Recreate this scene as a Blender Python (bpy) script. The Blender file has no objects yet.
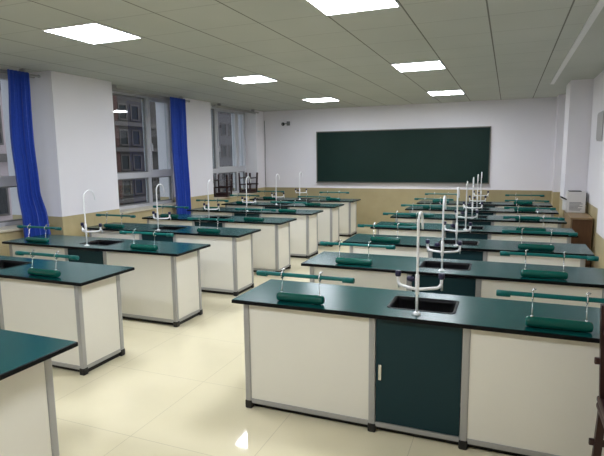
import bpy, bmesh, math, random
from mathutils import Vector, Matrix
random.seed(4)
sc = bpy.context.scene
COL = sc.collection
PI = math.pi

# ------------------------------------------------------------------ materials
def srgb(r, g, b):
    f = lambda c: (c / 255 / 12.92) if c <= 10 else ((c / 255 + 0.055) / 1.055) ** 2.4
    return (f(r), f(g), f(b), 1)

def new_mat(name):
    m = bpy.data.materials.new(name); m.use_nodes = True
    nt = m.node_tree
    return m, nt, nt.nodes['Principled BSDF']

def mat(name, col, rough=0.5, metal=0.0, spec=0.5, noise=0.06, scale=6.0, bump=0.0, coat=0.0):
    """Principled material whose colour varies a little with a noise texture."""
    m, nt, b = new_mat(name)
    N, L = nt.nodes, nt.links
    tc = N.new('ShaderNodeTexCoord'); nz = N.new('ShaderNodeTexNoise')
    nz.inputs['Scale'].default_value = scale; nz.inputs['Detail'].default_value = 3
    L.new(tc.outputs['Object'], nz.inputs['Vector'])
    mx = N.new('ShaderNodeMix'); mx.data_type = 'RGBA'
    c = col
    mx.inputs[6].default_value = tuple(x * (1 - noise) for x in c[:3]) + (1,)
    mx.inputs[7].default_value = tuple(min(1, x * (1 + noise)) for x in c[:3]) + (1,)
    L.new(nz.outputs['Fac'], mx.inputs[0]); L.new(mx.outputs[2], b.inputs['Base Color'])
    b.inputs['Roughness'].default_value = rough; b.inputs['Metallic'].default_value = metal
    b.inputs['Specular IOR Level'].default_value = spec
    b.inputs['Coat Weight'].default_value = coat; b.inputs['Coat Roughness'].default_value = 0.06
    if bump:
        bp = N.new('ShaderNodeBump'); bp.inputs['Strength'].default_value = bump; bp.inputs['Distance'].default_value = 0.004
        L.new(nz.outputs['Fac'], bp.inputs['Height']); L.new(bp.outputs['Normal'], b.inputs['Normal'])
    return m

def math_node(nt, op, a, b=None, c=None):
    n = nt.nodes.new('ShaderNodeMath'); n.operation = op
    for i, v in enumerate((a, b, c)):
        if v is None: continue
        if isinstance(v, (int, float)): n.inputs[i].default_value = v
        else: nt.links.new(v, n.inputs[i])
    return n.outputs[0]

def line_mask(nt, coord, origin, step, width):
    """1 inside a line of the given width repeated every step."""
    t = math_node(nt, 'SUBTRACT', coord, origin)
    t = math_node(nt, 'DIVIDE', t, step)
    t = math_node(nt, 'ADD', t, 0.5)
    t = math_node(nt, 'FRACT', t)
    t = math_node(nt, 'SUBTRACT', t, 0.5)
    t = math_node(nt, 'ABSOLUTE', t)
    return math_node(nt, 'LESS_THAN', t, width / step / 2)

def mix_rgb(nt, fac, a, b):
    mx = nt.nodes.new('ShaderNodeMix'); mx.data_type = 'RGBA'
    for i, v in ((0, fac), (6, a), (7, b)):
        if isinstance(v, (int, float)): mx.inputs[i].default_value = v
        elif isinstance(v, tuple): mx.inputs[i].default_value = v
        else: nt.links.new(v, mx.inputs[i])
    return mx.outputs[2]

def position(nt):
    g = nt.nodes.new('ShaderNodeNewGeometry'); s = nt.nodes.new('ShaderNodeSeparateXYZ')
    nt.links.new(g.outputs['Position'], s.inputs[0])
    return g, s

WAINSCOT = 0.92
def wall_material(name, paint):
    m, nt, b = new_mat(name)
    g, s = position(nt)
    nz = nt.nodes.new('ShaderNodeTexNoise'); nz.inputs['Scale'].default_value = 3
    nt.links.new(g.outputs['Position'], nz.inputs['Vector'])
    p = mix_rgb(nt, nz.outputs['Fac'], tuple(x * .97 for x in paint[:3]) + (1,), paint)
    nz2 = nt.nodes.new('ShaderNodeTexNoise'); nz2.inputs['Scale'].default_value = 7; nz2.inputs['Detail'].default_value = 6
    nt.links.new(g.outputs['Position'], nz2.inputs['Vector'])
    t = mix_rgb(nt, nz2.outputs['Fac'], (0.44, 0.355, 0.185, 1), (0.56, 0.47, 0.27, 1))
    hz = line_mask(nt, s.outputs[2], 0.02, 0.30, 0.004)
    vx = line_mask(nt, s.outputs[0], 0.10, 0.60, 0.004)
    vy = line_mask(nt, s.outputs[1], 0.12, 0.60, 0.004)
    ln = math_node(nt, 'MAXIMUM', hz, math_node(nt, 'MAXIMUM', vx, vy))
    t = mix_rgb(nt, math_node(nt, 'MULTIPLY', ln, 0.5), t, (0.26, 0.22, 0.13, 1))
    low = math_node(nt, 'LESS_THAN', s.outputs[2], WAINSCOT)
    nt.links.new(mix_rgb(nt, low, p, t), b.inputs['Base Color'])
    r = math_node(nt, 'MULTIPLY_ADD', low, -0.45, 0.75)
    nt.links.new(r, b.inputs['Roughness'])
    return m

M = {}
M['wall'] = wall_material('painted_wall_with_tiled_dado', (0.86, 0.83, 0.865, 1))

def ceiling_material():
    m, nt, b = new_mat('ceiling_tiles')
    g, s = position(nt)
    nz = nt.nodes.new('ShaderNodeTexNoise'); nz.inputs['Scale'].default_value = 1.2
    nt.links.new(g.outputs['Position'], nz.inputs['Vector'])
    c = mix_rgb(nt, nz.outputs['Fac'], (0.52, 0.54, 0.50, 1), (0.61, 0.615, 0.575, 1))
    inside = math_node(nt, 'LESS_THAN', s.outputs[0], 0.56)
    lx = math_node(nt, 'MULTIPLY', line_mask(nt, s.outputs[0], -0.199, 0.6, 0.013), 0.85)
    ly = math_node(nt, 'MULTIPLY', line_mask(nt, s.outputs[1], 3.403, 0.6, 0.009), 0.36)
    ln = math_node(nt, 'MULTIPLY', math_node(nt, 'MAXIMUM', lx, ly), inside)
    c = mix_rgb(nt, ln, c, (0.13, 0.13, 0.11, 1))
    nt.links.new(c, b.inputs['Base Color']); b.inputs['Roughness'].default_value = 0.9
    b.inputs['Specular IOR Level'].default_value = 0.2
    return m
M['ceiling'] = ceiling_material()

def floor_material():
    m, nt, b = new_mat('polished_floor_tiles')
    g, s = position(nt)
    nz = nt.nodes.new('ShaderNodeTexNoise'); nz.inputs['Scale'].default_value = 2.2; nz.inputs['Detail'].default_value = 5
    nt.links.new(g.outputs['Position'], nz.inputs['Vector'])
    c = mix_rgb(nt, nz.outputs['Fac'], (0.70, 0.63, 0.425, 1), (0.80, 0.725, 0.52, 1))
    lx = line_mask(nt, s.outputs[0], -1.257, 0.8, 0.004)
    ly = line_mask(nt, s.outputs[1], 2.258, 0.8, 0.004)
    c = mix_rgb(nt, math_node(nt, 'MULTIPLY', math_node(nt, 'MAXIMUM', lx, ly), 0.35), c, (0.25, 0.21, 0.13, 1))
    nt.links.new(c, b.inputs['Base Color'])
    b.inputs['Roughness'].default_value = 0.05; b.inputs['Specular IOR Level'].default_value = 0.55
    return m
M['floor'] = floor_material()

M['top_green'] = mat('green_laminate', (0.001, 0.064, 0.062, 1), rough=0.25, spec=0.38, noise=0.1, scale=30)
M['edge_black'] = mat('black_edge', (0.003, 0.003, 0.004, 1), rough=0.4, spec=0.15)
M['sink_black'] = mat('black_sink', (0.002, 0.002, 0.003, 1), rough=0.3, spec=0.12)
M['panel_white'] = mat('warm_white_panel', (0.80, 0.775, 0.70, 1), rough=0.45, noise=0.02)
M['teal'] = mat('teal_panel', (0.007, 0.032, 0.040, 1), rough=0.45, spec=0.25, noise=0.05)
M['aluminium'] = mat('satin_aluminium', (0.40, 0.40, 0.40, 1), rough=0.38, metal=0.35, noise=0.03)
M['foot_black'] = mat('black_plastic', (0.006, 0.006, 0.007, 1), rough=0.45)
M['gap_shade'] = mat('gap_shade_black', (0.012, 0.011, 0.010, 1), rough=0.7)  # near-black colour standing in for the shade beneath the benches
M['chrome'] = mat('chrome', (0.62, 0.62, 0.62, 1), rough=0.16, metal=1.0, noise=0.02)
M['lamp_green'] = mat('green_lamp_plastic', (0.002, 0.112, 0.104, 1), rough=0.3, spec=0.3)
M['base_green'] = mat('green_base_plastic', (0.003, 0.088, 0.068, 1), rough=0.25, spec=0.4)
M['faucet_white'] = mat('white_enamel', (0.82, 0.82, 0.83, 1), rough=0.28, noise=0.02)
M['knob_navy'] = mat('navy_knob', (0.012, 0.009, 0.045, 1), rough=0.35)
M['frame_white'] = mat('white_window_frame', (0.58, 0.58, 0.61, 1), rough=0.4, noise=0.02)
M['sill'] = mat('stone_sill', (0.62, 0.56, 0.43, 1), rough=0.35, noise=0.08)
M['wood_dark'] = mat('dark_red_wood', (0.030, 0.009, 0.008, 1), rough=0.4, noise=0.25, scale=14)
M['board_green'] = mat('blackboard_green', (0.007, 0.024, 0.019, 1), rough=0.6, spec=0.2, noise=0.18, scale=2)
M['board_frame'] = mat('board_frame', (0.16, 0.15, 0.13, 1), rough=0.4, metal=0.3)
M['dark'] = mat('dark_plastic', (0.01, 0.01, 0.01, 1), rough=0.4)
M['grey'] = mat('grey_plastic', (0.20, 0.20, 0.20, 1), rough=0.5)
M['grey_panel'] = mat('grey_painted_steel', (0.42, 0.40, 0.40, 1), rough=0.5)
M['rod'] = mat('brushed_rod', (0.42, 0.41, 0.40, 1), rough=0.4, metal=0.4)
M['white_metal'] = mat('white_metal', (0.80, 0.80, 0.80, 1), rough=0.4)

def curtain_material():
    m, nt, b = new_mat('blue_curtain_fabric')
    tc = nt.nodes.new('ShaderNodeTexCoord')
    w = nt.nodes.new('ShaderNodeTexNoise'); w.inputs['Scale'].default_value = 40
    nt.links.new(tc.outputs['Object'], w.inputs['Vector'])
    nt.links.new(mix_rgb(nt, w.outputs['Fac'], (0.010, 0.050, 0.36, 1), (0.020, 0.080, 0.52, 1)), b.inputs['Base Color'])
    b.inputs['Roughness'].default_value = 0.75; b.inputs['Sheen Weight'].default_value = 0.15
    return m
M['curtain'] = curtain_material()

def wood_material(name, a, b_):
    m, nt, b = new_mat(name)
    tc = nt.nodes.new('ShaderNodeTexCoord'); mp = nt.nodes.new('ShaderNodeMapping')
    mp.inputs['Scale'].default_value = (14, 14, 1.6)
    nz = nt.nodes.new('ShaderNodeTexNoise'); nz.inputs['Scale'].default_value = 2; nz.inputs['Detail'].default_value = 5
    nt.links.new(tc.outputs['Object'], mp.inputs[0]); nt.links.new(mp.outputs[0], nz.inputs['Vector'])
    nt.links.new(mix_rgb(nt, nz.outputs['Fac'], a, b_), b.inputs['Base Color'])
    b.inputs['Roughness'].default_value = 0.45
    return m
M['wood_light'] = wood_material('light_brown_wood', (0.25, 0.165, 0.085, 1), (0.34, 0.235, 0.13, 1))
M['wood_brown'] = wood_material('brown_wood_door', (0.075, 0.032, 0.014, 1), (0.13, 0.06, 0.026, 1))
M['carton'] = mat('pale_grey_carton', (0.70, 0.68, 0.67, 1), rough=0.6, noise=0.04)
M['print_grey'] = mat('grey_print', (0.30, 0.30, 0.31, 1), rough=0.6)

def emission(name, col, strength):
    m = bpy.data.materials.new(name); m.use_nodes = True
    nt = m.node_tree; nt.nodes.clear()
    o = nt.nodes.new('ShaderNodeOutputMaterial'); e = nt.nodes.new('ShaderNodeEmission')
    e.inputs[0].default_value = col; e.inputs[1].default_value = strength
    nt.links.new(e.outputs[0], o.inputs[0])
    return m
M['light'] = emission('lit_diffuser', (0.92, 0.965, 1.04, 1), 11.0)

def glass_material():
    m = bpy.data.materials.new('window_glass'); m.use_nodes = True
    nt = m.node_tree; nt.nodes.clear()
    o = nt.nodes.new('ShaderNodeOutputMaterial'); mx = nt.nodes.new('ShaderNodeMixShader')
    tr = nt.nodes.new('ShaderNodeBsdfTransparent'); gl = nt.nodes.new('ShaderNodeBsdfGlossy')
    fr = nt.nodes.new('ShaderNodeFresnel'); 
    ge = nt.nodes.new('ShaderNodeNewGeometry')
    nt.links.new(math_node(nt, 'MULTIPLY_ADD', ge.outputs['Backfacing'], 1 / 1.5 - 1.5, 1.5), fr.inputs[0])
    gl.inputs['Roughness'].default_value = 0.0
    tr.inputs[0].default_value = (0.86, 0.90, 0.90, 1)
    nz = nt.nodes.new('ShaderNodeTexNoise'); nz.inputs['Scale'].default_value = 1.0
    nt.links.new(fr.outputs[0], mx.inputs[0]); nt.links.new(tr.outputs[0], mx.inputs[1]); nt.links.new(gl.outputs[0], mx.inputs[2])
    nt.links.new(mx.outputs[0], o.inputs[0])
    return m
M['glass'] = glass_material()

# ------------------------------------------------------------------ mesh helpers
class MB:
    """Collects shapes into one bmesh; build() links it as one mesh object."""
    def __init__(self): self.bm = bmesh.new()
    def box(self, x0, x1, y0, y1, z0, z1, bevel=0.0, mi=0):
        t = bmesh.new()
        bmesh.ops.create_cube(t, size=1)
        for v in t.verts:
            v.co = Vector(((x0 + x1) / 2 + v.co.x * (x1 - x0), (y0 + y1) / 2 + v.co.y * (y1 - y0), (z0 + z1) / 2 + v.co.z * (z1 - z0)))
        if bevel:
            bmesh.ops.bevel(t, geom=list(t.edges), offset=bevel, segments=2, profile=0.5, affect='EDGES')
        self._add(t, mi); return self
    def _add(self, t, mi=0, smooth=False):
        mp = {}
        for v in t.verts: mp[v] = self.bm.verts.new(v.co)
        for f in t.faces:
            try:
                nf = self.bm.faces.new([mp[v] for v in f.verts]); nf.material_index = mi; nf.smooth = smooth or f.smooth
            except ValueError: pass
        t.free()
    def tube(self, pts, r, n=10, mi=0, caps=True):
        pts = [Vector(p) for p in pts]; rs = r if isinstance(r, (list, tuple)) else [r] * len(pts)
        tans = []
        for i in range(len(pts)):
            a = pts[max(0, i - 1)]; b = pts[min(len(pts) - 1, i + 1)]
            tans.append((b - a).normalized())
        up = Vector((0, 0, 1)) if abs(tans[0].z) < 0.9 else Vector((0, 1, 0))
        u = tans[0].cross(up).normalized()
        rings = []
        for p, t, rr in zip(pts, tans, rs):
            u = (u - t * u.dot(t)).normalized(); w = t.cross(u)
            rings.append([self.bm.verts.new(p + (u * math.cos(2 * PI * k / n) + w * math.sin(2 * PI * k / n)) * rr) for k in range(n)])
        for a, b in zip(rings, rings[1:]):
            for k in range(n):
                f = self.bm.faces.new((a[k], a[(k + 1) % n], b[(k + 1) % n], b[k])); f.smooth = True; f.material_index = mi
        if caps:
            f = self.bm.faces.new(list(reversed(rings[0]))); f.material_index = mi
            f = self.bm.faces.new(rings[-1]); f.material_index = mi
        return self
    def prism(self, prof, a, b, axis='x', mi=0):
        """Extrude a closed 2-D profile along an axis from a to b."""
        def P(p, t):
            return {'x': (t, p[0], p[1]), 'y': (p[0], t, p[1]), 'z': (p[0], p[1], t)}[axis]
        A = [self.bm.verts.new(P(p, a)) for p in prof]; B = [self.bm.verts.new(P(p, b)) for p in prof]
        n = len(prof)
        for k in range(n):
            f = self.bm.faces.new((A[k], A[(k + 1) % n], B[(k + 1) % n], B[k])); f.material_index = mi
        for q in (A[::-1], B):
            f = self.bm.faces.new(q); f.material_index = mi
        return self
    def build(self, name, mats, parent=None):
        bmesh.ops.recalc_face_normals(self.bm, faces=self.bm.faces)
        me = bpy.data.meshes.new(name); self.bm.to_mesh(me); self.bm.free()
        for m in (mats if isinstance(mats, (list, tuple)) else [mats]): me.materials.append(m)
        o = bpy.data.objects.new(name, me); COL.objects.link(o)
        if parent is not None: o.parent = parent
        return o

def tag(o, label=None, cat=None, group=None, kind=None):
    if label: o['label'] = label
    if cat: o['category'] = cat
    if group: o['group'] = group
    if kind: o['kind'] = kind
    return o

def thing(name, label, cat, loc=(0, 0, 0), rz=0.0, group=None):
    o = bpy.data.objects.new(name, None); COL.objects.link(o)
    o.empty_display_size = 0.1; o.location = loc; o.rotation_euler = (0, 0, rz)
    return tag(o, label, cat, group)

def copy_tree(o, parent=None):
    c = o.copy(); COL.objects.link(c)
    if parent is not None: c.parent = parent
    for ch in list(o.children): copy_tree(ch, c)
    return c

def struct(o, label=None, cat=None): return tag(o, label, cat, kind='structure')

# ------------------------------------------------------------------ room dimensions
CEIL = 2.787
XW = -6.01          # glazing plane
XR = 1.15           # right wall
YB = 11.52          # blackboard wall
YN = -4.0           # wall behind the camera
P1 = (-5.43, 4.96, 6.03); P2 = (-5.68, 8.20, 9.10); P3 = (-5.68, 11.10, YB)
SILL = 0.825; WTOP = 2.78

struct(MB().box(-6.35, XR + .2, YN - .2, YB + .2, -0.15, 0.0).build('floor', M['floor']), 'polished cream tiled floor', 'floor')
struct(MB().box(-6.35, XR + .2, YN - .2, YB + .2, CEIL, CEIL + .15).build('ceiling', M['ceiling']), 'suspended ceiling of square tiles', 'ceiling')
struct(MB().box(-6.35, XR + .2, YB, YB + .2, 0, CEIL).build('wall_back', M['wall']), 'pale wall with tan tiled dado behind the blackboard', 'wall')
struct(MB().box(-6.35, XR + .2, YN - .2, YN, 0, CEIL).build('wall_front', M['wall']), 'pale wall behind the viewer', 'wall')
w = MB()
w.box(XR, XR + .2, YN, YB, 0, CEIL)
w.box(0.80, XR, 4.70, 5.46, 0, CEIL)
w.box(0.84, XR, 9.02, 9.70, 0, CEIL)
w.box(0.84, XR, 11.10, YB, 0, CEIL)
struct(w.build('wall_right', M['wall']), 'pale wall with projecting pillars opposite the windows', 'wall')
struct(MB().box(0.570, 0.625, YN, 9.3, CEIL - .012, CEIL).build('trim_1', M['white_metal']), 'pale edge strip along the ceiling border', 'trim')

wins = [(2.85, P1[1]), (P1[2], P2[1]), (P2[2], P3[1])]
w = MB()
w.box(-6.35, -5.68, YN, 2.85, 0, CEIL)
w.box(-6.35, P1[0], P1[1], P1[2], 0, CEIL)
w.box(-6.35, P2[0], P2[1], P2[2], 0, CEIL)
w.box(-6.35, P3[0], P3[1], P3[2], 0, CEIL)
for a, b in wins:
    w.box(-6.35, -5.68, a, b, 0, SILL - .03)
    w.box(-6.35, XW - .06, a, b, WTOP, CEIL)
struct(w.build('wall_left', M['wall']), 'pale wall with pillars between the windows', 'wall')
for i, (a, b) in enumerate(wins):
    struct(MB().box(-6.2, -5.655, a + .002, b - .002, SILL - .03, SILL, bevel=.006).build('trim_%d' % (i + 2), M['sill']), 'stone sill below a window', 'sill')

# ------------------------------------------------------------------ windows
def window(n, y0, y1, mulls, sash, label):
    root = bpy.data.objects.new('window_%d' % n, None); COL.objects.link(root)
    struct(root, label, 'window')
    f = MB(); d0, d1 = XW - .05, XW + .03
    z0, z1, zr = SILL, WTOP, 1.385
    fr = .055
    f.box(d0, d1, y0, y1, z0, z0 + .05); f.box(d0, d1, y0, y1, z1 - fr, z1)
    f.box(d0, d1, y0, y0 + fr, z0, z1); f.box(d0, d1, y1 - fr, y1, z0, z1)
    f.box(d0, d1 + .004, y0 + fr, y1 - fr, zr - .05, zr + .045)
    for m in mulls: f.box(d0, d1 + .002, m - .034, m + .034, z0 + .05, z1 - fr)
    f.build('window_frame', M['frame_white'], root)
    edges = [y0 + fr] + [v for m in mulls for v in (m - .034, m + .034)] + [y1 - fr]
    for k in range(0, len(edges), 2):
        a, b = edges[k], edges[k + 1]
        for (c, d, up) in ((z0 + .05, zr - .05, False), (zr + .045, z1 - fr, True)):
            s = .018
            if up and (k // 2) in sash:
                s = .036
                sm = MB()
                sm.box(XW - .035, XW + .045, a, b, c, c + s); sm.box(XW - .035, XW + .045, a, b, d - s, d)
                sm.box(XW - .035, XW + .045, a, a + s, c + s, d - s); sm.box(XW - .035, XW + .045, b - s, b, c + s, d - s)
                so = sm.build('sash', M['frame_white'], root)
                h = MB(); hz = zr + .52
                h.box(XW + .045, XW + .062, a + .012, a + .038, hz - .035, hz + .035, bevel=.004)
                h.box(XW + .062, XW + .078, a + .014, a + .036, hz - .10, hz + .012, bevel=.004)
                h.build('handle', M['frame_white'], so)
            else:
                sm = MB()
                sm.box(XW - .02, XW + .012, a, b, c, c + s); sm.box(XW - .02, XW + .012, a, b, d - s, d)
                sm.box(XW - .02, XW + .012, a, a + s, c + s, d - s); sm.box(XW - .02, XW + .012, b - s, b, c + s, d - s)
                sm.build('glazing_bead', M['grey'], root)
            MB().box(XW - .004, XW + .002, a + s * .5, b - s * .5, c + s * .5, d - s * .5).build('pane', M['glass'], root)
    return root
window(1, wins[0][0], wins[0][1], (3.42, 4.36), (2,), 'white framed window nearest the viewer behind the first blue curtain')
window(2, wins[1][0], wins[1][1] - .05, (6.52, 7.47), (2,), 'white framed window between the two white pillars')
window(3, wins[2][0], wins[2][1], (9.77, 10.68), (1, 2), 'white framed window nearest the blackboard wall')

# ------------------------------------------------------------------ curtains and rods
def curtain(name, prof, label, folds):
    """prof: rows of (z, y_start, y_end); a pleated cloth of real thickness hanging from the rod."""
    nz_, ny = 40, folds * 10
    zs = [prof[0][0] + (prof[-1][0] - prof[0][0]) * i / nz_ for i in range(nz_ + 1)]
    def at(z):
        for (za, a0, a1), (zb, b0, b1) in zip(prof, prof[1:]):
            if zb <= z <= za:
                t = (za - z) / (za - zb); t = t * t * (3 - 2 * t)
                return a0 + (b0 - a0) * t, a1 + (b1 - a1) * t
        return prof[-1][1:]
    m = MB(); g = [[], []]
    for side in (0, 1):
        for i, z in enumerate(zs):
            a, b = at(z); row = []
            amp = 0.026 + 0.016 * i / nz_
            for k in range(ny + 1):
                u = k / ny
                ph = 2 * PI * folds * u
                x = -5.545 + amp * math.sin(ph + 0.5 * math.sin(3 * u + i * .04)) + 0.008 * math.sin(2.3 * ph + i * .07) + (0.004 if side else 0)
                y = a + (b - a) * (u + 0.018 * math.sin(ph * 2 + 1.1))
                row.append(m.bm.verts.new((x, y, z)))
            g[side].append(row)
    for side in (0, 1):
        for i in range(nz_):
            for k in range(ny):
                f = m.bm.faces.new((g[side][i][k], g[side][i][k + 1], g[side][i + 1][k + 1], g[side][i + 1][k])); f.smooth = True
    for i in range(nz_):
        for k in (0, ny): m.bm.faces.new((g[0][i][k], g[0][i + 1][k], g[1][i + 1][k], g[1][i][k]))
    for k in range(ny):
        for i in (0, nz_): m.bm.faces.new((g[0][i][k], g[0][i][k + 1], g[1][i][k + 1], g[1][i][k]))
    return tag(m.build(name, M['curtain']), label, 'curtain', 'blue curtains')
curtain('curtain', [(2.735, 4.43, 4.73), (1.95, 4.39, 4.72), (1.3, 4.42, 4.75), (0.9, 4.45, 4.84), (0.28, 4.46, 4.93)],
        'bright blue curtain flaring at its foot beside the nearest white pillar', 6)
curtain('curtain', [(2.735, 7.56, 8.03), (1.95, 7.56, 8.03), (0.9, 7.61, 8.07), (0.28, 7.61, 8.08)],
        'bright blue curtain hanging straight at the far end of the middle window', 6)

def rod(y0, y1, label):
    r = thing('curtain_rod', label, 'curtain rod', (-5.62, (y0 + y1) / 2, 2.68), 0, 'curtain rods above the windows')
    h = (y1 - y0) / 2
    MB().tube([(0.015, -h, .045), (0.015, h, .045)], .013, 12).build('pole', M['rod'], r)
    MB().tube([(-.045, -h, .03), (-.045, h, .03)], .010, 12).build('pole', M['rod'], r)
    for s in (-1, 1):
        MB().tube([(.015, s * h, .045), (.015, s * (h + .01), .045), (.015, s * (h + .03), .045)], [.014, .021, .015], 12).build('finial', M['rod'], r)
    for y in (-h + .2, h - .2):
        MB().box(-.05, .026, y - .012, y + .012, .055, .107).build('bracket', M['rod'], r)
    return r
rod(2.95, 4.91, 'double curtain rod above the window nearest the viewer')
rod(6.10, 8.22, 'double curtain rod above the middle window')
rod(9.15, 11.06, 'double curtain rod above the window nearest the blackboard wall')

# ------------------------------------------------------------------ ceiling lights
lp = thing('ceiling_light', '', 'ceiling light', (0, 0, CEIL), 0, 'square ceiling light panels')
f = MB(); e = .296
for a in ((-e, e, -e, -e + .012), (-e, e, e - .012, e), (-e, -e + .012, -e + .012, e - .012), (e - .012, e, -e + .012, e - .012)):
    f.box(a[0], a[1], a[2], a[3], -.012, -.0005)
f.build('frame', M['white_metal'], lp)
MB().box(-e + .012, e - .012, -e + .012, e - .012, -.008, -.001).build('diffuser', M['light'], lp)
first = True
order = {9.403: 'nearest the blackboard', 6.403: 'second from the blackboard', 3.403: 'third from the blackboard', 0.403: 'fourth from the blackboard'}
for x0, side in ((-3.799, 'in the window-side row'), (-1.399, 'in the row away from the windows')):
    for y0 in order:
        o = lp if first else copy_tree(lp); first = False
        o.location = (x0 + .3, y0 + .3, CEIL)
        o['label'] = 'lit square ceiling panel %s, %s' % (order[y0], side)

# ------------------------------------------------------------------ laboratory benches
D = 0.591; HW = 1.1985; TOP = 0.751
def make_bench():
    r = thing('lab_bench', '', 'lab bench', (0, 0, 0), 0, 'laboratory benches')
    # worktop with a sink cut-out: green top, black edges
    m = MB(); bm = m.bm
    xs = [-HW, -.208, .179, HW]; ys = [0, .168, .441, D]; c = .004
    def ring(z, ins):
        return {(i, j): bm.verts.new((min(max(xs[i], -HW + ins), HW - ins), min(max(ys[j], ins), D - ins), z)) for i in range(4) for j in range(4)}
    T = ring(TOP, c); Bo = ring(TOP - .024, 0)
    for i in range(3):
        for j in range(3):
            if (i, j) == (1, 1): continue
            bm.faces.new((T[i, j], T[i + 1, j], T[i + 1, j + 1], T[i, j + 1])).material_index = 0
            bm.faces.new((Bo[i, j], Bo[i, j + 1], Bo[i + 1, j + 1], Bo[i + 1, j])).material_index = 1
    per = [(0, 0), (1, 0), (2, 0), (3, 0), (3, 1), (3, 2), (3, 3), (2, 3), (1, 3), (0, 3), (0, 2), (0, 1)]
    mid = {p: bm.verts.new((min(max(xs[p[0]], -HW), HW), min(max(ys[p[1]], 0), D), TOP - c)) for p in per}
    for a, b in zip(per, per[1:] + per[:1]):
        bm.faces.new((T[a], T[b], mid[b], mid[a])).material_index = 1
        bm.faces.new((mid[a], mid[b], Bo[b], Bo[a])).material_index = 1
    inn = [(1, 1), (2, 1), (2, 2), (1, 2)]
    for a, b in zip(inn, inn[1:] + inn[:1]): bm.faces.new((T[a], Bo[a], Bo[b], T[b])).material_index = 1
    m.build('worktop', [M['top_green'], M['edge_black']], r)
    # sink basin: rounded rim, sloping sides, drain
    m = MB(); bm = m.bm
    def rr(x0, x1, y0, y1, rad, z):
        out = []
        for cx, cy, a0 in ((x1 - rad, y0 + rad, -PI / 2), (x1 - rad, y1 - rad, 0), (x0 + rad, y1 - rad, PI / 2), (x0 + rad, y0 + rad, PI)):
            for k in range(5):
                a = a0 + k * PI / 8; out.append(bm.verts.new((cx + rad * math.cos(a), cy + rad * math.sin(a), z)))
        return out
    loops = [rr(-.218, .189, .158, .451, .03, TOP + .0006), rr(-.216, .187, .160, .449, .03, TOP + .003), rr(-.201, .172, .175, .434, .025, TOP + .002),
             rr(-.197, .168, .179, .430, .03, TOP - .02), rr(-.176, .147, .200, .409, .05, TOP - .20)]
    for a, b in zip(loops, loops[1:]):
        for k in range(20): bm.faces.new((a[k], a[(k + 1) % 20], b[(k + 1) % 20], b[k])).smooth = True
    bm.faces.new(loops[-1])
    s = m.build('sink_basin', M['sink_black'], r)
    MB().tube([(-.014, .305, TOP - .1995), (-.014, .305, TOP - .195)], [.03, .024], 14).build('drain', M['chrome'], s)
    # aluminium posts with black feet
    for x in (-HW + .066 + .021, -.270, .262, HW - .066 - .021):
        for y in (.030, .445):
            p = MB().box(x - .021, x + .021, y, y + .042, .0, TOP - .024, bevel=.008).build('post', M['aluminium'], r)
            MB().box(x - .0245, x + .0245, y - .0035, y + .0455, 0, .058, bevel=.008).build('foot', M['foot_black'], p)
    # panels between the posts, rails below them
    xx = [-HW + .108, -.291, -.249, .241, .283, HW - .108]
    for k in (0, 2, 4):
        a, b = xx[k], xx[k + 1]
        MB().box(a, b, .034, .062, .040, .070, bevel=.002).build('bottom_rail', M['aluminium'], r)
        MB().box(a, b, .455, .483, .040, .070, bevel=.002).build('bottom_rail', M['aluminium'], r)
        if k != 2:
            MB().box(a, b, .040, .056, .0705, TOP - .0245).build('front_panel', M['panel_white'], r)
            MB().box(a, b, .461, .477, .0705, TOP - .0245).build('back_panel', M['panel_white'], r)
        else:
            MB().box(a, b, .461, .477, .0705, TOP - .0245).build('back_panel', M['teal'], r)
            d = MB().box(a + .003, b - .003, .036, .054, .074, .716, bevel=.002).build('door', M['teal'], r)
            h = MB(); hx = a + .030
            h.box(hx - .009, hx + .009, .020, .028, .345, .443, bevel=.003)
            h.box(hx - .006, hx + .006, .027, .0365, .350, .362); h.box(hx - .006, hx + .006, .027, .0365, .426, .438)
            h.build('handle', M['chrome'], d)
            MB().box(a, b, .036, .056, .718, TOP - .0245).build('top_rail', M['aluminium'], r)
    for sgn in (-1, 1):
        xo = sgn * (HW - .073); x0, x1 = sorted((xo, xo - sgn * .016))
        MB().box(x0, x1, .073, .444, .0705, TOP - .0245).build('end_panel', M['panel_white'], r)
        MB().box(x0 - .004, x1 + .004, .073, .444, .040, .070, bevel=.002).build('bottom_rail', M['aluminium'], r)
    MB().box(-HW + .09, HW - .09, .075, .44, .0, .052).build('gap_shade', M['gap_shade'], r)  # added dark block that imitates the shade in the open gap under the bench
    return r

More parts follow.
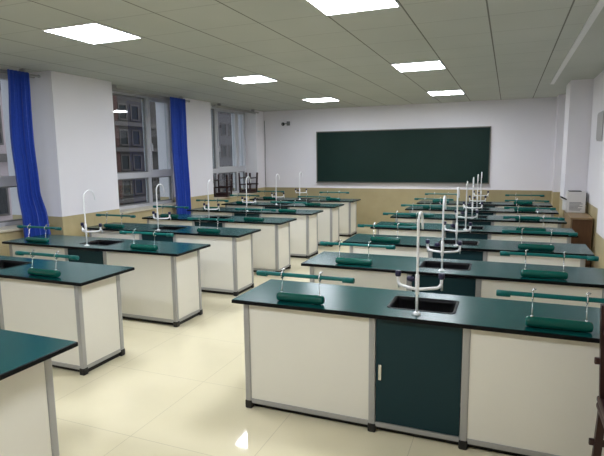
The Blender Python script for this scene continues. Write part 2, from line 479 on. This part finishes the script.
def make_lamp():
    r = thing('tube_lamp', '', 'bench lamp', (0, 0, 0), 0, 'green tube lamps on the lab benches')
    R, Hh, BY, BX = .029, .16, -.016, -.020
    left = [(-Hh + q, BY, R + .0008) for q in (0, .003, .010, .022)]
    lr = [.014, .022, .027, .029]
    P = [(x + BX, y, z) for x, y, z in left + [(-x, y, z) for x, y, z in reversed(left)]]
    MB().tube(P, lr + lr[::-1], 18).build('base_tube', M['base_green'], r)
    Z, U, q = .166, .329, .0165
    s = MB()
    half = [(q * math.cos(PI * k / 10), Z + q * math.sin(PI * k / 10)) for k in range(11)]
    prof = half + [(-q * .95, Z - .005), (q * .95, Z - .005)]
    s.prism(prof, -U + .07, U - .07, 'x')
    for sg in (-1, 1):
        s.tube([(sg * (U - .072), 0, Z), (sg * (U - .004), 0, Z), (sg * U, 0, Z)], [.0178, .0178, .0135], 18)
    s.build('shade', M['lamp_green'], r)
    for x in (BX - .128, BX + .128):
        p = MB().tube([(x, BY, .055), (x, BY * .8, .075), (x, 0, Z - .006)], .0033, 8).build('post', M['chrome'], r)
        c = MB()
        c.tube([(x, .0205 * math.cos(2 * PI * k / 16), Z + .0205 * math.sin(2 * PI * k / 16)) for k in range(17)], .0036, 8)
        c.tube([(x, 0, Z + .019), (x, .004, Z + .03), (x + .008, .010, Z + .036), (x + .016, .012, Z + .033)], [.0055, .006, .006, .004], 8)
        c.build('clamp', M['chrome'], p)
        MB().tube([(x, BY, .054), (x, BY, .062), (x, BY, .064)], [.009, .008, .005], 10).build('collar', M['chrome'], p)
    return r

def make_faucet():
    r = thing('lab_faucet', '', 'faucet', (0, 0, 0), 0, 'white laboratory faucets on the lab benches')
    MB().tube([(0, 0, .0006), (0, 0, .006), (0, 0, .012), (0, 0, .016)], [.026, .026, .017, .012], 16).build('base_flange', M['faucet_white'], r)
    R = .076; zc = .512
    path = [(0, 0, .014), (0, 0, .12), (0, 0, .25), (0, 0, .4), (0, 0, zc)]
    path += [(0, R - R * math.cos(PI * k / 14), zc + R * math.sin(PI * k / 14)) for k in range(1, 15)]
    path += [(0, 2 * R + .004, .50), (0, 2 * R + .007, .478)]
    MB().tube(path, [.0074] * (len(path) - 3) + [.007, .0065, .006], 12).build('gooseneck_spout', M['faucet_white'], r)
    MB().tube([(0, 0, .118), (0, 0, .122), (0, 0, .235), (0, 0, .239)], [.009, .0118, .0118, .009], 14).build('valve_body', M['faucet_white'], r)
    half = [(.012 + .088 * t / 6, .052 * (t / 6) ** 1.3, .152) for t in range(7)]
    for k in range(1, 7):
        a = PI / 2 * k / 6
        half.append((.100 + .026 * math.sin(a), .052 + .026 * math.sin(a), .152 + .028 * (1 - math.cos(a))))
    half += [(.126, .079, .200)]
    full = [(-x, y, z) for x, y, z in reversed(half)] + half
    MB().tube(full, .0092, 12).build('side_arm', M['faucet_white'], r)
    for sg in (-1, 1):
        MB().tube([(sg * .126, .079, .172), (sg * .126, .096, .156), (sg * .126, .101, .128)], [.008, .007, .0055], 10).build('nozzle', M['faucet_white'], r)
        MB().tube([(sg * .126, .079, .2005), (sg * .126, .079, .205), (sg * .126, .079, .232), (sg * .126, .079, .236)], [.014, .0175, .0175, .013], 12).build('knob', M['knob_navy'], r)
    MB().tube([(-.012, .006, .205), (-.030, .015, .205), (-.031, .0155, .205), (-.056, .028, .205), (-.059, .0295, .205)], [.007, .007, .0165, .0165, .012], 12).build('knob', M['knob_navy'], r)
    return r

bench0, lamp0, faucet0 = make_bench(), make_lamp(), make_faucet()
used = set()
def take(o):
    if o.name not in used:
        used.add(o.name); return o
    return copy_tree(o)
ORD = ['first', 'second', 'third', 'fourth', 'fifth', 'sixth', 'seventh', 'eighth']
Y0, STEP = 2.789, 1.2
for cx, colname, ends in ((-0.4375, 'column away from windows', ('aisle', 'wall')), (-4.120, 'window column', ('window', 'aisle'))):
    for k in range(7):
        y = Y0 + STEP * k; nth = ORD[6 - k]
        b = take(bench0); b.location = (cx, y, 0)
        b['label'] = 'white lab bench with green top, %s from blackboard, %s' % (nth, colname)
        fc = take(faucet0); fc.location = (cx - .021, y + .088, TOP)
        fc['label'] = 'white gooseneck faucet on %s bench from blackboard, %s' % (nth, colname)
        for sg, en in ((-1, ends[0]), (1, ends[1])):
            if k == 0 and en == 'window': continue      # lies outside the frame
            l = take(lamp0); l.location = (cx + sg * .7375 + (.020 if cx < -2 else (-.004 if sg > 0 else .010)), y + .098, TOP)
            l['label'] = 'green tube lamp, %s end of %s bench from blackboard, %s' % (en, nth, colname)
b = take(bench0); b.location = (-1.988 - HW, 1.852 - D, 0)
b['label'] = 'lab bench nearest the viewer, its green top bare, apart from the two columns'

# ------------------------------------------------------------------ blackboard wall
bb = thing('blackboard', 'long dark green blackboard on the pale wall', 'blackboard', (-2.32, YB, 1.05))
W2, BH = 1.955, 1.205
MB().box(-W2 + .02, W2 - .02, -.03, -.004, .02, BH - .02).build('board_surface', M['board_green'], bb)
f = MB()
f.box(-W2, W2, -.036, -.002, BH - .02, BH); f.box(-W2, W2, -.036, -.002, 0, .02)
f.box(-W2, -W2 + .02, -.036, -.002, .02, BH - .02); f.box(W2 - .02, W2, -.036, -.002, .02, BH - .02)
f.build('frame', M['board_frame'], bb)
MB().box(-W2, W2, -.085, -.036, 0, .012).build('chalk_ledge', M['board_frame'], bb)
MB().tube([(-.93, -.02, BH), (-.93, -.02, BH + .03), (-.91, -.02, BH + .045)], .006, 8).build('hook', M['white_metal'], bb)

sc_ = thing('security_camera', 'small security camera high on the pale wall beside the blackboard', 'camera', (-5.07, YB, 2.47))
MB().box(.03, .11, -.05, -.001, -.045, .055, bevel=.012).build('mount_box', M['grey'], sc_)
MB().tube([(.05, -.03, -.0), (.0, -.05, -.0), (-.03, -.06, -.005)], .010, 10).build('bracket', M['grey'], sc_)
h = MB(); bmesh.ops.create_uvsphere(h.bm, u_segments=18, v_segments=12, radius=.042, matrix=Matrix.Translation((-.055, -.06, -.008)))
for q in h.bm.faces: q.smooth = True
hd = h.build('camera_head', M['dark'], sc_)
MB().tube([(-.055, -.098, -.012), (-.055, -.106, -.013)], [.018, .015], 14).build('lens', M['grey'], hd)

m = MB(); pts = []
for k in range(15):
    t = k / 14; pts.append((-5.655 + .012 * math.sin(5 * t) + .05 * max(0, t - .6), YB - .012, 2.56 - 1.62 * t))
tag(m.tube(pts, .007, 8).build('cable', M['grey']), 'thin grey cable hanging down the corner between window wall and blackboard wall', 'cable')

# ------------------------------------------------------------------ cabinet, carton, wall box
cab = thing('cabinet', 'low brown wooden cabinet against the pillar beside the benches', 'cabinet', (0.99, 8.49, 0))
x0, x1, y0, y1, H = -.14, .135, -.47, .48, .77
c = MB()
c.box(x0, x0 + .02, y0 + .01, y1, 0, H - .025); c.box(x1 - .02, x1, y0 + .01, y1, 0, H - .025)
c.box(x0 + .02, x1 - .02, y1 - .015, y1, .05, H - .025); c.box(x0 + .02, x1 - .02, y0 + .03, y1 - .015, .06, .08)
c.box(x0 + .02, x1 - .02, y0 + .04, y1 - .015, 0, .06)
c.build('carcass', M['wood_light'], cab)
MB().box(x0 - .006, x1 + .004, y0 - .008, y1, H - .025, H, bevel=.005).build('cabinet_top', M['wood_light'], cab)
d = MB().box(x0 + .023, x1 - .005, y0 + .006, y0 + .026, .07, H - .03, bevel=.003).build('door', M['wood_brown'], cab)
MB().tube([(x0 + .05, y0 + .004, .5), (x0 + .05, y0 - .014, .5), (x0 + .05, y0 - .02, .5)], [.006, .011, .007], 10).build('knob', M['chrome'], d)

bx = thing('carton', 'pale grey box with dark top strip standing on the brown cabinet', 'box', (0.957, 8.80, .7705))
b_ = MB().box(-.105, .150, -.11, .12, 0, .318, bevel=.006).build('box_body', M['carton'], bx)
p = MB()
for k, (a, bq) in enumerate(((-.07, .09), (-.07, .11), (-.07, .07), (-.07, .11), (-.07, .05), (-.07, .10), (-.07, .08))):
    z = .155 - .019 * k; p.box(a, bq, -.1112, -.1095, z - .007, z + .006)
p.build('printed_lines', M['print_grey'], bx)
MB().box(-.08, .09, -.10, .08, .3185, .330, bevel=.004).build('top_strip', M['dark'], bx)
MB().box(.1505, .166, -.09, .08, .12, .30, bevel=.004).build('side_strip', M['dark'], bx)
t = MB().box(-.150, -.1055, -.07, .09, .03, .20, bevel=.004).build('side_box', M['white_metal'], bx)
MB().prism([(-.185, .22), (-.1055, .185), (-.1055, .205), (-.185, .245)], -.09, .08, 'y').build('side_tray', M['dark'], bx)

wb = thing('electrical_box', 'flat grey box high on the wall above the cabinet', 'electrical box', (XR, 7.80, 2.02))
MB().box(-.045, -.0005, -.25, .25, -.19, .19, bevel=.004).build('box_body', M['grey_panel'], wb)
MB().box(-.055, -.0455, -.23, .23, -.17, .17, bevel=.003).build('lid', M['grey_panel'], wb)

# ------------------------------------------------------------------ wooden stools
def make_stool():
    r = thing('wooden_stool', '', 'stool', (0, 0, 0), 0, 'dark wooden stools')
    S = .48
    MB().box(-.165, .165, -.165, .165, S - .032, S, bevel=.010).build('seat', M['wood_dark'], r)
    ap = MB()
    for sx in (-1, 1):
        ap.box(*sorted((sx * .125, sx * .105)), -.115, .115, S - .085, S - .0325)
        ap.box(-.105, .105, *sorted((sx * .125, sx * .105)), S - .085, S - .0325)
    ap.build('apron', M['wood_dark'], r)
    foot, top = .158, .140
    for sx in (-1, 1):
        for sy in (-1, 1):
            m = MB(); h = .017
            vs = []
            for z, rr in ((0, foot), (S - .033, top)):
                vs.append([m.bm.verts.new((sx * rr + a * h, sy * rr + bq * h, z)) for a, bq in ((-1, -1), (1, -1), (1, 1), (-1, 1))])
            for k in range(4): m.bm.faces.new((vs[0][k], vs[0][(k + 1) % 4], vs[1][(k + 1) % 4], vs[1][k]))
            m.bm.faces.new(vs[0][::-1]); m.bm.faces.new(vs[1])
            m.build('leg', M['wood_dark'], r)
    for sx in (-1, 1):
        rr = foot + (top - foot) * .17 / (S - .033)
        MB().box(-rr - .035, rr + .035, sx * rr - .009, sx * rr + .009, .258, .290, bevel=.004).build('rung', M['wood_dark'], r)
        MB().box(sx * rr - .009, sx * rr +   .009, -rr - .02, rr + .02, .110, .138, bevel=.004).build('rung', M['wood_dark'], r)
    return r
st = make_stool()
def stool(loc, rz, flip, label, first=False):
    o = st if first else copy_tree(st)
    o.rotation_euler = (PI if flip else 0, 0, rz)
    o.location = (loc[0], loc[1], loc[2] + (.48 if flip else 0)); o['label'] = label
    return o
stool((-5.79, 9.66, SILL + .001), .2, True, 'upturned dark wooden stool on the window sill beside the white pillar', True)
stool((-5.80, 10.86, SILL + .001), -.1, True, 'upturned dark wooden stool on the window sill nearer the blackboard wall')
stool((.604, 2.50, 0), .0, False, 'dark wooden stool standing before the bench nearest the viewer, under an upturned stool')
stool((.604, 2.50, .481), .0, True, 'upturned dark wooden stool stacked on another before the nearest bench')

# ------------------------------------------------------------------ outside: ground and apartment blocks
gm = mat('asphalt', (0.06, 0.06, 0.06, 1), rough=0.9, noise=0.2, scale=1)
struct(MB().box(-80, -6.6, -30, 90, -9.2, -9.0).build('exterior_ground', gm), 'street level outside', 'ground')
M['fac_pink'] = mat('pink_render', (0.50, 0.40, 0.40, 1), rough=0.9, noise=0.15, scale=.8)
M['fac_dark'] = mat('dark_grey_render', (0.075, 0.062, 0.056, 1), rough=0.9, noise=0.25, scale=.6)
M['fac_brick'] = mat('red_brick', (0.085, 0.038, 0.03, 1), rough=0.9, noise=0.3, scale=8)
M['fac_blue'] = mat('blue_grey_render', (0.095, 0.095, 0.115, 1), rough=0.9, noise=0.05, scale=.5)
M['fac_grey'] = mat('mauve_grey_render', (0.115, 0.10, 0.105, 1), rough=0.9, noise=0.1, scale=.8)
M['ext_pane'] = mat('dark_exterior_glass', (0.008, 0.008, 0.009, 1), rough=0.3, spec=0.25)
M['ext_trim'] = mat('concrete_band', (0.12, 0.10, 0.092, 1), rough=0.9)
def block(x, y0, y1, zt, wm, wins_, label, bands=(), strip=None):
    r = thing('apartment_building', label, 'building', (x - 5, (y0 + y1) / 2, -9.0))
    yc = (y0 + y1) / 2
    MB().box(-5, 5, y0 - yc, y1 - yc, 0, zt + 9).build('wall', wm, r)
    for (a, bq, c0, c1) in wins_:
        f = MB(); a_, b2 = a - yc, bq - yc; c0 += 9; c1 += 9
        f.box(5.0, 5.06, a_ - .08, a_, c0 - .08, c1 + .08); f.box(5.0, 5.06, b2, b2 + .08, c0 - .08, c1 + .08)
        f.box(5.0, 5.06, a_, b2, c1, c1 + .08); f.box(5.0, 5.09, a_, b2, c0 - .08, c0)
        fo = f.build('window', M['ext_trim'], r)
        MB().box(5.0, 5.02, a_, b2, c0, c1).build('pane', M['ext_pane'], fo)
    for (z, hgt, pr) in bands:
        MB().box(5.0, 5.0 + pr, y0 - yc, y1 - yc, z + 9, z + 9 + hgt).build('balcony', M['ext_trim'], r)
    if strip:
        MB().box(5.0, 5.3, strip[0] - yc, strip[1] - yc, 0, zt + 9).build('brick_pier', M['fac_brick'], r)
    return r
def grid(ys, zs, w_, h_): return [(y, y + w_, z, z + h_) for y in ys for z in zs]
block(-20, 9, 19.3, 13, M['fac_pink'], grid([10.4, 12.4, 14.4, 16.0, 17.6], [-3.6, -.6, 2.4, 5.4], 1.0, 1.5), 'pinkish block of flats seen through the window nearest the viewer', bands=[(-1.4, .35, .4), (1.6, .35, .4), (4.6, .35, .4)])
block(-20, 20.3, 26.0, 13, M['fac_dark'], grid([22.6, 23.6, 24.6], [-3.1, -1.7, -.3, 1.1, 2.5, 3.9], .55, .75), 'dark grey flats with a red brick pier behind the middle window',
      bands=[(-2.1, .22, .5), (-.72, .22, .5), (.68, .22, .5), (2.08, .22, .5), (3.48, .22, .5)], strip=(21.6, 22.2))
block(-21, 26.9, 30.8, 13, M['fac_blue'], [], 'plain blue grey gable wall behind the middle window')
block(-20, 31.0, 35.9, 13, M['fac_grey'], grid([32.3, 33.4, 34.5], [-3, -1.4, .2, 1.8, 3.4, 5.0], .55, .8), 'mauve grey flats with small square windows behind the farthest window', bands=[(-.35, .3, .3)])
block(-21, 37.0, 44, 13, M['fac_blue'], [], 'plain blue grey gable wall behind the farthest window')

# ------------------------------------------------------------------ world, camera, colour
wd = bpy.data.worlds.new('overcast_evening'); sc.world = wd; wd.use_nodes = True
bg = wd.node_tree.nodes['Background']
bg.inputs[0].default_value = (0.70, 0.74, 0.84, 1); bg.inputs[1].default_value = 0.42

cam = bpy.data.cameras.new('camera'); co = bpy.data.objects.new('camera', cam); COL.objects.link(co)
cam.sensor_width = 36; cam.sensor_fit = 'HORIZONTAL'; cam.lens = 506.122 / 604 * 36; cam.clip_start = .05; cam.clip_end = 300
R_ = Vector((0.92691504, 0.37507615, -0.01209948)); U_ = Vector((-0.04100153, 0.1332695, 0.99023134)); F_ = Vector((-0.37302465, 0.91736422, -0.1389082))
mw = Matrix(((R_.x, U_.x, -F_.x, 0), (R_.y, U_.y, -F_.y, 0), (R_.z, U_.z, -F_.z, 1.6637), (0, 0, 0, 1)))
co.matrix_world = mw
sc.camera = co
vs = sc.view_settings
vs.view_transform = 'Standard'; vs.look = 'None'; vs.gamma = 1; vs.use_curve_mapping = False; vs.exposure = 1.84
sc.cycles.use_denoising = True
sc.cycles.max_bounces = 10; sc.cycles.diffuse_bounces = 6
